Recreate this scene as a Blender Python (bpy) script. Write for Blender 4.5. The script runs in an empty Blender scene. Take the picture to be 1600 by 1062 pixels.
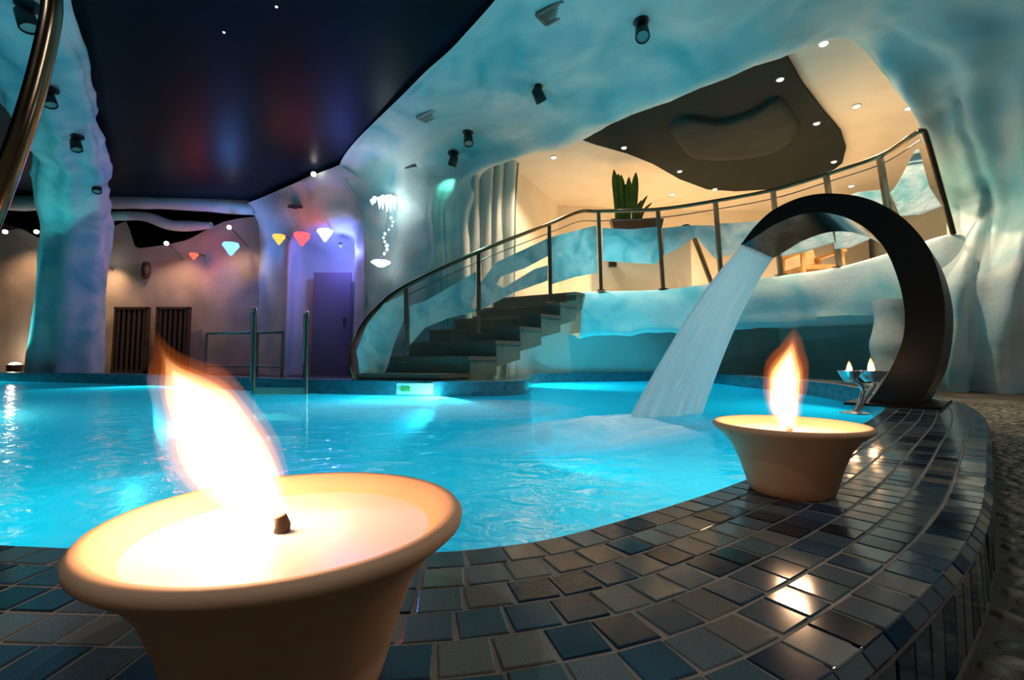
import bpy, math, random
from mathutils import Vector, Matrix, noise
random.seed(7)
SC = bpy.context.scene
COL = SC.collection
R = math.radians

# ------------------------------------------------------------------ camera
F_PX, CX, CY, TILT, CAM_Z = 733.0, 800.0, 511.0, R(4.0), 0.21
cam = bpy.data.cameras.new('camera'); cam_o = bpy.data.objects.new('camera', cam); COL.objects.link(cam_o)
cam_o.location = (0, 0, CAM_Z); cam_o.rotation_euler = (R(90) + TILT, 0, 0)
cam.sensor_width = 36; cam.lens = 36 * F_PX / 1600; cam.shift_y = -(531 - CY) / 1600
cam.clip_start = 0.01
SC.camera = cam_o

# ------------------------------------------------------------------ world, exposure
W = bpy.data.worlds.new('world'); SC.world = W; W.use_nodes = True
W.node_tree.nodes['Background'].inputs[0].default_value = (0.10, 0.16, 0.20, 1)
W.node_tree.nodes['Background'].inputs[1].default_value = 0.02
SC.view_settings.view_transform = 'Standard'; SC.view_settings.look = 'None'
SC.view_settings.exposure = 0.0; SC.view_settings.gamma = 1.0
SC.view_settings.use_curve_mapping = False

POOL_LAMP_W = 74
LOUNGE_W = 235
HALL_W = 38
FLAME_W = 1.6
ROOM_FILL_W = 75

# ------------------------------------------------------------------ helpers
FWD = Vector((0, math.cos(TILT), math.sin(TILT))); UP = Vector((0, -math.sin(TILT), math.cos(TILT)))
def ray(px, py):
    return FWD + Vector((1, 0, 0)) * ((px - CX) / F_PX) + UP * ((CY - py) / F_PX)
def at(px, py, Y):                      # the place at real depth Y seen at a picture position
    d = ray(px, py); return Vector((0, 0, CAM_Z)) + d * (Y / d.y)
def onz(px, py, z):
    d = ray(px, py); return Vector((0, 0, CAM_Z)) + d * ((z - CAM_Z) / d.z)

def cr(p0, p1, p2, p3, t):
    return 0.5 * ((2 * p1) + (p2 - p0) * t + (2 * p0 - 5 * p1 + 4 * p2 - p3) * t * t + (3 * p1 - p0 - 3 * p2 + p3) * t ** 3)
def spline(pts, n, closed=False):       # n samples per span
    pts = [Vector(p) for p in pts]; out = []; m = len(pts)
    for i in range(m if closed else m - 1):
        if closed: q = [pts[(i + k) % m] for k in (-1, 0, 1, 2)]
        else: q = [pts[max(0, min(m - 1, i + k))] for k in (-1, 0, 1, 2)]
        for k in range(n): out.append(cr(*q, k / n))
    if not closed: out.append(pts[-1])
    return out
def sval(vals, t):                      # catmull-rom through vals, t in 0..1
    m = len(vals) - 1; x = max(0, min(m - 1e-6, t * m)); i = int(x)
    q = [vals[max(0, min(m, i + k))] for k in (-1, 0, 1, 2)]
    return cr(*q, x - i)
def resample(poly, step):
    out = [poly[0].copy()]; acc = 0
    for a, b in zip(poly, poly[1:]):
        L = (b - a).length
        while acc + L >= step:
            t = (step - acc) / L; a = a.lerp(b, t); out.append(a.copy()); L = (b - a).length; acc = 0
        acc += L
    return out
def fbm(p, o=4):
    return noise.fractal(p, 1.0, 2.0, o)

class MB:
    def __init__(s): s.v = []; s.f = []; s.uv = None
    def add(s, vs, fs):
        b = len(s.v); s.v += [Vector(v) for v in vs]; s.f += [tuple(i + b for i in f) for f in fs]; return s
    def box(s, c, size, rot=None):
        c = Vector(c); h = Vector(size) / 2; M = rot or Matrix.Identity(3)
        vs = [c + M @ Vector((x * h.x, y * h.y, z * h.z)) for x in (-1, 1) for y in (-1, 1) for z in (-1, 1)]
        return s.add(vs, [(0, 1, 3, 2), (4, 6, 7, 5), (0, 4, 5, 1), (2, 3, 7, 6), (0, 2, 6, 4), (1, 5, 7, 3)])
    def bar(s, a, b, w, d):             # square bar from a to b
        a = Vector(a); b = Vector(b); t = (b - a).normalized()
        u = t.cross(Vector((0, 1, 0)));  u = (u if u.length > .01 else Vector((1, 0, 0))).normalized(); v = t.cross(u)
        vs = [p + u * (i * w / 2) + v * (j * d / 2) for p in (a, b) for i, j in ((-1, -1), (1, -1), (1, 1), (-1, 1))]
        return s.add(vs, [(0, 1, 2, 3), (7, 6, 5, 4)] + [(i, (i + 1) % 4 + 0, (i + 1) % 4 + 4, i + 4)[::-1] for i in range(4)])
    def tube(s, path, r, seg=10, cap=True):
        path = [Vector(p) for p in path]; n = len(path)
        rs = r if isinstance(r, (list, tuple)) else [r] * n
        prev = None; vs = []
        for i, p in enumerate(path):
            t = (path[min(n - 1, i + 1)] - path[max(0, i - 1)]).normalized()
            if prev is None:
                u = t.cross(Vector((0, 0, 1))); u = (u if u.length > .05 else t.cross(Vector((1, 0, 0)))).normalized()
            else:
                u = (prev - t * prev.dot(t)).normalized()
            prev = u; w = t.cross(u)
            vs += [p + (u * math.cos(2 * math.pi * k / seg) + w * math.sin(2 * math.pi * k / seg)) * rs[i] for k in range(seg)]
        fs = [(i * seg + k, i * seg + (k + 1) % seg, (i + 1) * seg + (k + 1) % seg, (i + 1) * seg + k) for i in range(n - 1) for k in range(seg)]
        if cap: fs += [tuple(range(seg))[::-1], tuple((n - 1) * seg + k for k in range(seg))]
        return s.add(vs, fs)
    def lathe(s, prof, seg=48, c=(0, 0, 0), M=None):
        c = Vector(c); vs = []; n = len(prof); M = M or Matrix.Identity(3)
        for r, z in prof:
            vs += [c + M @ Vector((r * math.cos(2 * math.pi * k / seg), r * math.sin(2 * math.pi * k / seg), z)) for k in range(seg)]
        fs = [(i * seg + k, i * seg + (k + 1) % seg, (i + 1) * seg + (k + 1) % seg, (i + 1) * seg + k) for i in range(n - 1) for k in range(seg)]
        if prof[0][0] > 1e-5: fs.append(tuple(range(seg))[::-1])
        if prof[-1][0] > 1e-5: fs.append(tuple((n - 1) * seg + k for k in range(seg)))
        return s.add(vs, fs)
    def prism(s, poly, off):            # 3-D polygon extruded by vector off
        n = len(poly); off = Vector(off); poly = [Vector(p) for p in poly]
        return s.add(poly + [p + off for p in poly], [tuple(range(n)), tuple(range(2 * n - 1, n - 1, -1))] + [(i, i + n, (i + 1) % n + n, (i + 1) % n) for i in range(n)])
    def grid(s, rows, closed=False):
        m = len(rows[0]); n = len(rows)
        vs = [p for r in rows for p in r]
        fs = [(i * m + k, i * m + (k + 1) % m, (i + 1) * m + (k + 1) % m, (i + 1) * m + k) for i in range(n - 1) for k in range(m if closed else m - 1)]
        return s.add(vs, fs)
    def mesh(s, name, mat, smooth=False, loc=(0, 0, 0)):
        l = Vector(loc); me = bpy.data.meshes.new(name)
        me.from_pydata([tuple(v - l) for v in s.v], [], s.f)
        for m in (mat if isinstance(mat, list) else [mat]): me.materials.append(m)
        me.validate(); me.update()
        import bmesh
        bm = bmesh.new(); bm.from_mesh(me); bmesh.ops.remove_doubles(bm, verts=bm.verts, dist=1e-6)
        bmesh.ops.recalc_face_normals(bm, faces=bm.faces); bm.to_mesh(me); bm.free()
        if smooth:
            for p in me.polygons: p.use_smooth = True
            try: me.set_sharp_from_angle(angle=R(smooth if smooth is not True else 40))
            except Exception: pass
        return me

def tag(o, label=None, cat=None, group=None, kind=None):
    if label: o['label'] = label
    if cat: o['category'] = cat
    if group: o['group'] = group
    if kind: o['kind'] = kind
    return o
def root(name, loc, label, cat, group=None):
    o = bpy.data.objects.new(name, None); COL.objects.link(o); o.location = loc; o.empty_display_size = .05
    return tag(o, label, cat, group)
def wloc(o):
    v = Vector(o.location)
    while o.parent: o = o.parent; v += Vector(o.location)
    return v
def part(name, mb, mat, parent, smooth=False, label=None):
    o = bpy.data.objects.new(name, mb.mesh(name, mat, smooth, wloc(parent))); COL.objects.link(o); o.parent = parent
    if label: o['label'] = label
    return o
def single(name, mb, mat, label, cat, loc=(0, 0, 0), smooth=False, group=None, kind=None):
    o = bpy.data.objects.new(name, mb.mesh(name, mat, smooth, loc)); COL.objects.link(o); o.location = loc
    return tag(o, label, cat, group, kind)
def struct(name, mb, mat, label=None, smooth=False, parent=None):
    o = bpy.data.objects.new(name, mb.mesh(name, mat, smooth)); COL.objects.link(o)
    if parent: o.parent = parent
    else: tag(o, label, None, None, 'structure')
    return o
def light(kind, name, loc, watt, color, size=.03, parent=None, aim=None, cone=None, blend=.6):
    l = bpy.data.lights.new(name, kind); l.energy = watt; l.color = color
    if kind in ('POINT', 'SPOT'): l.shadow_soft_size = size
    if kind == 'SPOT': l.spot_size = R(cone or 100); l.spot_blend = blend
    o = bpy.data.objects.new(name, l); COL.objects.link(o)
    loc = Vector(loc)
    o.location = loc - (wloc(parent) if parent else Vector())
    if parent: o.parent = parent
    if kind == 'SPOT':
        d = Vector(aim) - loc if aim is not None else Vector((0, 0, -1))
        o.rotation_euler = d.to_track_quat('-Z', 'Y').to_euler()
    return o

# ------------------------------------------------------------------ materials
def nt(name):
    m = bpy.data.materials.new(name); m.use_nodes = True; t = m.node_tree; t.nodes.clear()
    out = t.nodes.new('ShaderNodeOutputMaterial'); return m, t, out
def N(t, typ, **kw):
    n = t.nodes.new(typ)
    for k, v in kw.items():
        if k[0] == 'i' and k[1:].isdigit(): n.inputs[int(k[1:])].default_value = v
        elif hasattr(n, k): setattr(n, k, v)
        else: n.inputs[k].default_value = v
    return n
def c4(c): return (c[0], c[1], c[2], 1)
def ramp(t, src, stops):
    r = t.nodes.new('ShaderNodeValToRGB'); e = r.color_ramp.elements
    while len(e) < len(stops): e.new(.5)
    for el, (p, c) in zip(e, stops): el.position = p; el.color = c4(c)
    t.links.new(src, r.inputs[0]); return r
def pbr(name, c, c2=None, rough=.5, metal=0, scale=6, bump=0, bscale=None, coat=0, spec=.5, lo=.35, hi=.65):
    m, t, out = nt(name); b = N(t, 'ShaderNodeBsdfPrincipled')
    b.inputs['Roughness'].default_value = rough; b.inputs['Metallic'].default_value = metal
    b.inputs['Coat Weight'].default_value = coat; b.inputs['Specular IOR Level'].default_value = spec
    tc = N(t, 'ShaderNodeTexCoord'); nz = N(t, 'ShaderNodeTexNoise', Scale=scale, Detail=5.0)
    t.links.new(tc.outputs['Object'], nz.inputs['Vector'])
    rp = ramp(t, nz.outputs[0], [(lo, c), (hi, c2 or tuple(x * .85 for x in c))]); t.links.new(rp.outputs[0], b.inputs['Base Color'])
    if bump:
        n2 = N(t, 'ShaderNodeTexNoise', Scale=bscale or scale * 3, Detail=4.0); t.links.new(tc.outputs['Object'], n2.inputs['Vector'])
        bp = N(t, 'ShaderNodeBump', Strength=bump, Distance=.02); t.links.new(n2.outputs[0], bp.inputs['Height']); t.links.new(bp.outputs[0], b.inputs['Normal'])
    t.links.new(b.outputs[0], out.inputs[0]); return m
def emit(name, c, s):
    m, t, out = nt(name); e = N(t, 'ShaderNodeEmission'); e.inputs[0].default_value = c4(c); e.inputs[1].default_value = s
    t.links.new(e.outputs[0], out.inputs[0]); return m
def flame_mat(name, c, s):
    m, t, out = nt(name); e = N(t, 'ShaderNodeEmission'); e.inputs[0].default_value = c4(c); e.inputs[1].default_value = s
    t.links.new(e.outputs[0], out.inputs['Volume']); return m
def ice_mat(name, white, teal, scale=1.1, lo=.38, hi=.70, rough=.55, bump=.16):
    m, t, out = nt(name); b = N(t, 'ShaderNodeBsdfPrincipled'); b.inputs['Roughness'].default_value = rough
    tc = N(t, 'ShaderNodeTexCoord')
    nz = N(t, 'ShaderNodeTexNoise', Scale=scale, Detail=2.5, Roughness=.45, Distortion=.9); t.links.new(tc.outputs['Object'], nz.inputs['Vector'])
    rp = ramp(t, nz.outputs[0], [(lo, white), (hi, teal)]); t.links.new(rp.outputs[0], b.inputs['Base Color'])
    n2 = N(t, 'ShaderNodeTexNoise', Scale=9.0, Detail=5.0); t.links.new(tc.outputs['Object'], n2.inputs['Vector'])
    bp = N(t, 'ShaderNodeBump', Strength=bump, Distance=.05); t.links.new(n2.outputs[0], bp.inputs['Height']); t.links.new(bp.outputs[0], b.inputs['Normal'])
    t.links.new(b.outputs[0], out.inputs[0]); return m
def brick_mat(name, c1, c2, mortar, bw, bh, ms=.003, rough=.25):
    m, t, out = nt(name); b = N(t, 'ShaderNodeBsdfPrincipled'); b.inputs['Roughness'].default_value = rough
    uv = N(t, 'ShaderNodeUVMap'); br = N(t, 'ShaderNodeTexBrick')
    br.inputs['Color1'].default_value = c4(c1); br.inputs['Color2'].default_value = c4(c2); br.inputs['Mortar'].default_value = c4(mortar)
    br.inputs['Scale'].default_value = 1; br.inputs['Mortar Size'].default_value = ms; br.inputs['Brick Width'].default_value = bw; br.inputs['Row Height'].default_value = bh
    t.links.new(uv.outputs[0], br.inputs['Vector']); t.links.new(br.outputs[0], b.inputs['Base Color'])
    t.links.new(b.outputs[0], out.inputs[0]); return m

M = {}
M['ice'] = ice_mat('ice_plaster', (.78, .80, .75), (.16, .54, .58), scale=.9)
M['ice_wall'] = ice_mat('ice_wall_plaster', (.58, .60, .56), (.36, .48, .47), scale=.8)
M['ice_teal'] = ice_mat('ice_teal_plaster', (.66, .78, .77), (.20, .58, .64), scale=1.6)
M['ice_glass'] = ice_mat('ice_panel', (.80, .88, .86), (.18, .54, .58), scale=3.2, rough=.25, bump=.6)
M['cream'] = pbr('cream_plaster', (.84, .75, .60), (.78, .68, .54), rough=.8, scale=2, bump=.1)
M['hall_wall'] = pbr('hall_wall_plaster', (.62, .50, .40), (.48, .38, .31), rough=.85, scale=1.4, bump=.3, bscale=6)
M['dark_ceiling'] = pbr('dark_stretch_ceiling', (.003, .012, .020), (.002, .009, .015), rough=.38, scale=1, spec=.05)
M['dark_panel'] = pbr('dark_grey_panel', (.022, .028, .025), (.018, .023, .021), rough=.6, scale=2, spec=.05)
M['dark_panel2'] = pbr('grey_panel_relief', (.042, .046, .040), (.032, .036, .032), rough=.6, scale=3, spec=.05)
M['deck'] = pbr('pebble_deck_bed', (.07, .055, .032), (.045, .038, .024), rough=.7, scale=14, bump=.3)
M['peb'] = [pbr('pebble_stone', c, None, rough=.55, scale=20) for c in ((.17, .135, .08), (.13, .115, .065), (.26, .22, .14), (.09, .085, .055))]
M['grout'] = pbr('grout', (.30, .24, .18), (.22, .18, .14), rough=.8, scale=20)
tile_cols = [(.014, .040, .070), (.040, .085, .125), (.15, .17, .165), (.20, .18, .145), (.085, .125, .135), (.012, .020, .034), (.10, .12, .135)]
M['tile'] = [pbr('glazed_tile', c, tuple(x * .7 for x in c), rough=.14, scale=25, bump=0, coat=0, spec=.24) for c in tile_cols]
M['far_coping'] = brick_mat('pool_mosaic_edge', (.02, .13, .19), (.03, .20, .26), (.10, .16, .17), .05, .05)
M['pool'] = brick_mat('pool_mosaic', (.04, .58, .78), (.06, .66, .84), (.10, .60, .74), .05, .05, rough=.4)
M['bronze'] = pbr('bronze_pipe', (.30, .20, .12), (.22, .15, .09), rough=.22, metal=1, scale=3)
M['steel'] = pbr('steel_pipe', (.34, .30, .25), (.26, .23, .20), rough=.28, metal=1, scale=4)
M['chrome'] = pbr('chrome', (.85, .83, .80), None, rough=.25, metal=1)
M['shaded_steel'] = pbr('shaded_ring_steel', (.010, .008, .006), (.007, .006, .005), rough=.4, metal=0, scale=4, spec=.25)  # near-black colour carries the shade on the ring's polished steel
M['mirror'] = pbr('polished_band', (.42, .44, .44), (.34, .36, .36), rough=.10, metal=1, scale=6)
M['terracotta'] = pbr('pale_terracotta', (.78, .44, .25), (.70, .38, .21), rough=.75, scale=8, bump=.05)
M['wax'] = pbr('candle_wax', (.82, .70, .58), (.78, .66, .54), rough=.3, scale=8)
M['wick'] = pbr('burnt_wick', (.05, .03, .025), None, rough=.9)
M['black'] = pbr('black_plastic', (.012, .012, .013), None, rough=.5)
M['vent'] = pbr('vent_metal', (.16, .13, .11), None, rough=.5)
M['vent_pale'] = pbr('vent_pale', (.42, .44, .40), None, rough=.6)
M['wood'] = pbr('dark_slat_wood', (.11, .065, .035), (.07, .042, .024), rough=.5, scale=4)
M['wood2'] = pbr('honey_wood', (.55, .30, .10), (.40, .21, .07), rough=.5, scale=4)
M['stone_step'] = pbr('stair_stone', (.19, .25, .20), (.14, .19, .16), rough=.6, scale=5, bump=.1)
M['tread'] = pbr('stair_tread', (.20, .15, .11), (.15, .12, .09), rough=.5, scale=5)
M['leaf'] = pbr('leaf_green', (.09, .19, .025), (.05, .12, .018), rough=.5, scale=6)
M['leaf2'] = pbr('leaf_yellow_green', (.20, .19, .04), (.12, .13, .03), rough=.5, scale=6)
M['planter'] = pbr('planter_brown', (.10, .055, .035), None, rough=.6)
M['door'] = pbr('niche_door', (.20, .19, .26), (.17, .16, .22), rough=.5, scale=1.5)
M['plate'] = pbr('marker_plate', (.55, .72, .55), None, rough=.4)
M['bulb_w'] = emit('bulb_white', (1, .94, .84), 14)
M['bulb_c'] = emit('bulb_cool', (.85, .95, 1), 12)
M['housing'] = pbr('lamp_housing', (.10, .55, .70), None, rough=.6)
M['pool_lens'] = emit('pool_lamp_lens', (.10, .75, .85), .8)
M['star'] = emit('star_point', (.8, .92, 1), 3)
M['trimring'] = pbr('lamp_trim', (.6, .55, .48), None, rough=.4)

def water_material():
    m, t, out = nt('pool_water')
    tc = N(t, 'ShaderNodeTexCoord')
    n1 = N(t, 'ShaderNodeTexNoise', Scale=7.0, Detail=3.0, Distortion=.8); t.links.new(tc.outputs['Object'], n1.inputs['Vector'])
    n2 = N(t, 'ShaderNodeTexNoise', Scale=2.2, Detail=2.0); t.links.new(tc.outputs['Object'], n2.inputs['Vector'])
    ad = N(t, 'ShaderNodeMath', operation='ADD'); t.links.new(n1.outputs[0], ad.inputs[0]); t.links.new(n2.outputs[0], ad.inputs[1])
    bp = N(t, 'ShaderNodeBump', Strength=.35, Distance=.03); t.links.new(ad.outputs[0], bp.inputs['Height'])
    tr = N(t, 'ShaderNodeBsdfTransparent'); tr.inputs[0].default_value = (.45, .90, .95, 1)
    tl = N(t, 'ShaderNodeBsdfTranslucent'); tl.inputs[0].default_value = (.02, .64, .80, 1)
    mx = N(t, 'ShaderNodeMixShader'); mx.inputs[0].default_value = .72
    t.links.new(tr.outputs[0], mx.inputs[1]); t.links.new(tl.outputs[0], mx.inputs[2])
    gl = N(t, 'ShaderNodeBsdfGlossy'); gl.inputs['Roughness'].default_value = .06; t.links.new(bp.outputs[0], gl.inputs['Normal'])
    fr = N(t, 'ShaderNodeFresnel'); fr.inputs[0].default_value = 1.25; t.links.new(bp.outputs[0], fr.inputs['Normal'])
    fm = N(t, 'ShaderNodeMath', operation='MULTIPLY'); fm.inputs[1].default_value = .34; t.links.new(fr.outputs[0], fm.inputs[0])
    m2 = N(t, 'ShaderNodeMixShader'); t.links.new(fm.outputs[0], m2.inputs[0]); t.links.new(mx.outputs[0], m2.inputs[1]); t.links.new(gl.outputs[0], m2.inputs[2])
    t.links.new(m2.outputs[0], out.inputs[0]); return m
M['water'] = water_material()
def foam_material(name, scale, lo, hi, stretch=(1, 1, 1), coord='Object', edge=None):
    m, t, out = nt(name)
    tc = N(t, 'ShaderNodeTexCoord'); mp = N(t, 'ShaderNodeMapping'); mp.inputs['Scale'].default_value = stretch
    t.links.new(tc.outputs[coord], mp.inputs[0])
    nz = N(t, 'ShaderNodeTexNoise', Scale=scale, Detail=5.0, Distortion=.3); t.links.new(mp.outputs[0], nz.inputs['Vector'])
    rp = ramp(t, nz.outputs[0], [(lo, (0, 0, 0)), (hi, (1, 1, 1))])
    fac = rp.outputs[0]
    if edge:                             # foam thins out towards the rim of its patch
        at_ = N(t, 'ShaderNodeAttribute', attribute_name='rim'); ml = N(t, 'ShaderNodeMath', operation='MULTIPLY')
        t.links.new(fac, ml.inputs[0]); t.links.new(at_.outputs['Fac'], ml.inputs[1]); fac = ml.outputs[0]
    df = N(t, 'ShaderNodeBsdfDiffuse'); df.inputs[0].default_value = (.86, .95, .97, 1)
    tl = N(t, 'ShaderNodeBsdfTranslucent'); tl.inputs[0].default_value = (.80, .95, .98, 1)
    ms = N(t, 'ShaderNodeMixShader'); ms.inputs[0].default_value = .5; t.links.new(df.outputs[0], ms.inputs[1]); t.links.new(tl.outputs[0], ms.inputs[2])
    tr = N(t, 'ShaderNodeBsdfTransparent'); tr.inputs[0].default_value = (.9, .98, 1, 1)
    gl = N(t, 'ShaderNodeBsdfGlossy'); gl.inputs['Roughness'].default_value = .15
    mg = N(t, 'ShaderNodeMixShader'); mg.inputs[0].default_value = .15; t.links.new(tr.outputs[0], mg.inputs[1]); t.links.new(gl.outputs[0], mg.inputs[2])
    if edge: mg = tr
    mx = N(t, 'ShaderNodeMixShader'); t.links.new(fac, mx.inputs[0]); t.links.new(mg.outputs[0], mx.inputs[1]); t.links.new(ms.outputs[0], mx.inputs[2])
    t.links.new(mx.outputs[0], out.inputs[0]); return m
M['sheet'] = foam_material('falling_water', 5.0, .02, .48, (9, .5, 1), 'UV')
M['foam'] = foam_material('water_foam', 6.0, .10, .46, edge=True)

# ------------------------------------------------------------------ room shell: floor, basin, water
WATER_Z, DECK_Z = -.15, -.10
near_pts = [(-7.5, 2.9), (-4, 1.4), (-2, .83), (-.9, .605), (-.5, .545), (-.2, .53), (-.03, .545), (.12, .62), (.43, .864), (.9, 1.32), (1.33, 1.75), (1.78, 2.25), (2.2, 2.85), (2.7, 3.7), (3.05, 4.8), (3.1, 6.2)]
far_pts = [(3.0, 8.0), (1.6, 7.85), (.5, 7.45), (.27, 6.5), (.22, 5.5), (.05, 4.85), (-.5, 4.7), (-1.2, 4.8), (-2.6, 5.3), (-4.5, 6.4), (-7, 7.5), (-10, 8.2), (-11.3, 7.0), (-10.5, 4.5)]
outline = spline([(x, y, 0) for x, y in near_pts + far_pts], 8, True)
NEAR_N = 8 * len(near_pts)
def fill(loops, z):
    import bmesh
    from mathutils.geometry import tessellate_polygon
    tri = tessellate_polygon([[Vector((p[0], p[1], 0)) for p in l] for l in loops])
    vs = [Vector((p[0], p[1], z)) for l in loops for p in l]
    return MB().add(vs, [tuple(t) for t in tri])
def offset(pl, d):
    n = len(pl); out = []
    for i in range(n):
        t = (pl[(i + 1) % n] - pl[i - 1]).normalized(); out.append(pl[i] + Vector((t.y, -t.x, 0)) * d)
    return out
room = [Vector(p) for p in ((-13, -3.5, 0), (8, -3.5, 0), (8, 12.4, 0), (-13, 12.4, 0))]
floor = struct('floor', fill([room, offset(outline, .15)], DECK_Z), M['deck'], 'dark pebble-aggregate deck around the pool')
def set_uv(o, fn):
    me = o.data; uv = me.uv_layers.new(name='UVMap')
    for l in me.loops: uv.data[l.index].uv = fn(me.vertices[l.vertex_index].co)
# pool basin
n = len(outline); rows = [[Vector((p.x, p.y, z)) for p in outline] for z in (-.015, -.15, -.7, -1.3)]
basin = MB().grid(rows, closed=True); bo = struct('pool_basin', basin, M['pool'], 'turquoise mosaic pool basin')
set_uv(bo, lambda c: ((c.x + c.y) * .9, c.z))
fb = struct('basin_floor', fill([outline], -1.3), M['pool'], parent=bo); set_uv(fb, lambda c: (c.x, c.y))
single('pool_water', fill([outline], WATER_Z), M['water'], 'bright turquoise rippled water filling the curved pool', 'pool water', kind='stuff')

# coping bed swept round the pool
CW = .30
prof = [(-.004, -.16), (-.004, -.006), (.004, 0), (CW - .014, 0), (CW, -.014), (CW, DECK_Z)]
rows = []
offs = {d: offset(outline, d) for d, z in prof}
rows = [[Vector((p.x, p.y, z)) for p in offs[d]] for d, z in prof]
near_idx = list(range(0, NEAR_N - 7)); far_idx = list(range(NEAR_N - 8, n)) + [0]
cop = struct('pool_coping', MB().grid([[r[i] for i in near_idx] for r in rows]), M['grout'], 'wide tiled pool coping in mixed blue and grey glazed squares')
cop.data.materials.append(M['far_coping']); uv = cop.data.uv_layers.new(name='UVMap')
for p in cop.data.polygons:
    if all(cop.data.vertices[v].co.z < -.004 for v in p.vertices) and min(cop.data.vertices[v].co.z for v in p.vertices) < -.15: p.material_index = 1
    for l in p.loop_indices: c = cop.data.vertices[cop.data.loops[l].vertex_index].co; uv.data[l].uv = (c.x * .8 + c.y * .6, c.z)
fc = MB().grid([[r[i % n] for i in far_idx] for r in rows])
fo = struct('far_coping', fc, M['far_coping'], parent=cop)
me = fo.data; uv = me.uv_layers.new(name='UVMap')
for p in me.polygons:
    for l in p.loop_indices:
        c = me.vertices[me.loops[l].vertex_index].co
        uv.data[l].uv = (c.x * .8 + c.y * .6, c.z if abs(p.normal.z) < .5 else c.x * .6 - c.y * .8)

# tiles of the near coping, each a piece
def tile_mesh(mat, k):
    b = .0006; h = .0013
    vs = [(-.5, -.5, -.004), (.5, -.5, -.004), (.5, .5, -.004), (-.5, .5, -.004), (-.5 + .03, -.5 + .03, h), (.5 - .03, -.5 + .03, h), (.5 - .03, .5 - .03, h), (-.5 + .03, .5 - .03, h),
          (-.5, -.5, h - b), (.5, -.5, h - b), (.5, .5, h - b), (-.5, .5, h - b)]
    mb = MB(); mb.add(vs, [(4, 5, 6, 7)] + [(8 + i, 8 + (i + 1) % 4, 4 + (i + 1) % 4, 4 + i) for i in range(4)] + [(i, (i + 1) % 4, 8 + (i + 1) % 4, 8 + i) for i in range(4)])
    return mb.mesh('tile', mat, False)
tmesh = [tile_mesh(m, i) for i, m in enumerate(M['tile'])]
T = .0416
tiles = []      # (pos, angle, sx, sy, tilt)
trng = random.Random(3)
def row_pts(d): return offset(outline, d)
for j in range(7):
    d = .005 + T * (j + .5)
    pl = row_pts(d)[8:NEAR_N - 6]
    pl = resample(pl, .003)
    step = 14; i = trng.randrange(0, 8) if j else 0
    while i + step < len(pl):
        p = pl[i + step // 2]; t = (pl[i + step] - pl[i]).normalized()
        tiles.append((p + Vector((0, 0, 0)), t, Vector((0, 0, 1)), .0385, .0382)); i += step + (1 if trng.random() < .15 else 0)
pl = resample(row_pts(CW - .003)[8:NEAR_N - 6], .003); i = 0
while i + 14 < len(pl):                        # bullnose strip and the upright face
    p = pl[i + 7]; t = (pl[i + 14] - pl[i]).normalized(); nrm = Vector((t.y, -t.x, 0))
    tiles.append((p + Vector((0, 0, -.0045)) , t, (nrm + Vector((0, 0, 1))).normalized(), .0385, .014))
    tiles.append((Vector((p.x, p.y, -.054)) + nrm * .003, t, nrm, .0385, .072)); i += 14
def seen(p):
    v = p - Vector((0, 0, CAM_Z)); dz = v.dot(FWD)
    if dz < .05: return False
    x = CX + F_PX * v.x / dz; y = CY - F_PX * v.dot(UP) / dz
    return -40 < x < 1640 and y < 1100
order = sorted(tiles, key=lambda q: (not seen(q[0]), (q[0] - Vector((0, 0, CAM_Z))).length))
def tile_mat4(q):
    p, t, nn, sx, sy = q; b = nn.cross(t).normalized()
    return Matrix(((t.x * sx, b.x * sy, nn.x, p.x), (t.y * sx, b.y * sy, nn.y, p.y), (t.z * sx, b.z * sy, nn.z, p.z), (0, 0, 0, 1)))
wts = [5, 4, 4, 4, 3, 3, 3]
rest = MB(); rest_m = []
for k, q in enumerate(order):
    ci = trng.choices(range(7), wts)[0]
    jit = Matrix.Rotation(R(trng.uniform(-1.3, 1.3)), 4, 'X') @ Matrix.Rotation(R(trng.uniform(-1.3, 1.3)), 4, 'Y')
    mw = tile_mat4(q)
    mw = mw @ Matrix.Diagonal((1, 1, 1, 1))
    if k < 300:
        o = bpy.data.objects.new('tile', tmesh[ci]); COL.objects.link(o); o.parent = cop
        p, t, nn, sx, sy = q; b = nn.cross(t).normalized()
        rot = Matrix((t, b, nn)).transposed().to_4x4() @ jit
        o.matrix_local = Matrix.Translation(p) @ rot @ Matrix.Diagonal((sx, sy, 1, 1))
    else:
        me = tmesh[ci]; base = len(rest.v)
        rest.v += [mw @ v.co for v in me.vertices]
        for f in me.polygons: rest.f.append(tuple(i + base for i in f.vertices)); rest_m.append(ci)
me = bpy.data.meshes.new('tile_field'); me.from_pydata([tuple(v) for v in rest.v], [], rest.f)
for m in M['tile']: me.materials.append(m)
me.polygons.foreach_set('material_index', rest_m); me.update()
o = bpy.data.objects.new('tile_field', me); COL.objects.link(o); o.parent = cop; o['kind'] = 'stuff'

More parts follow.
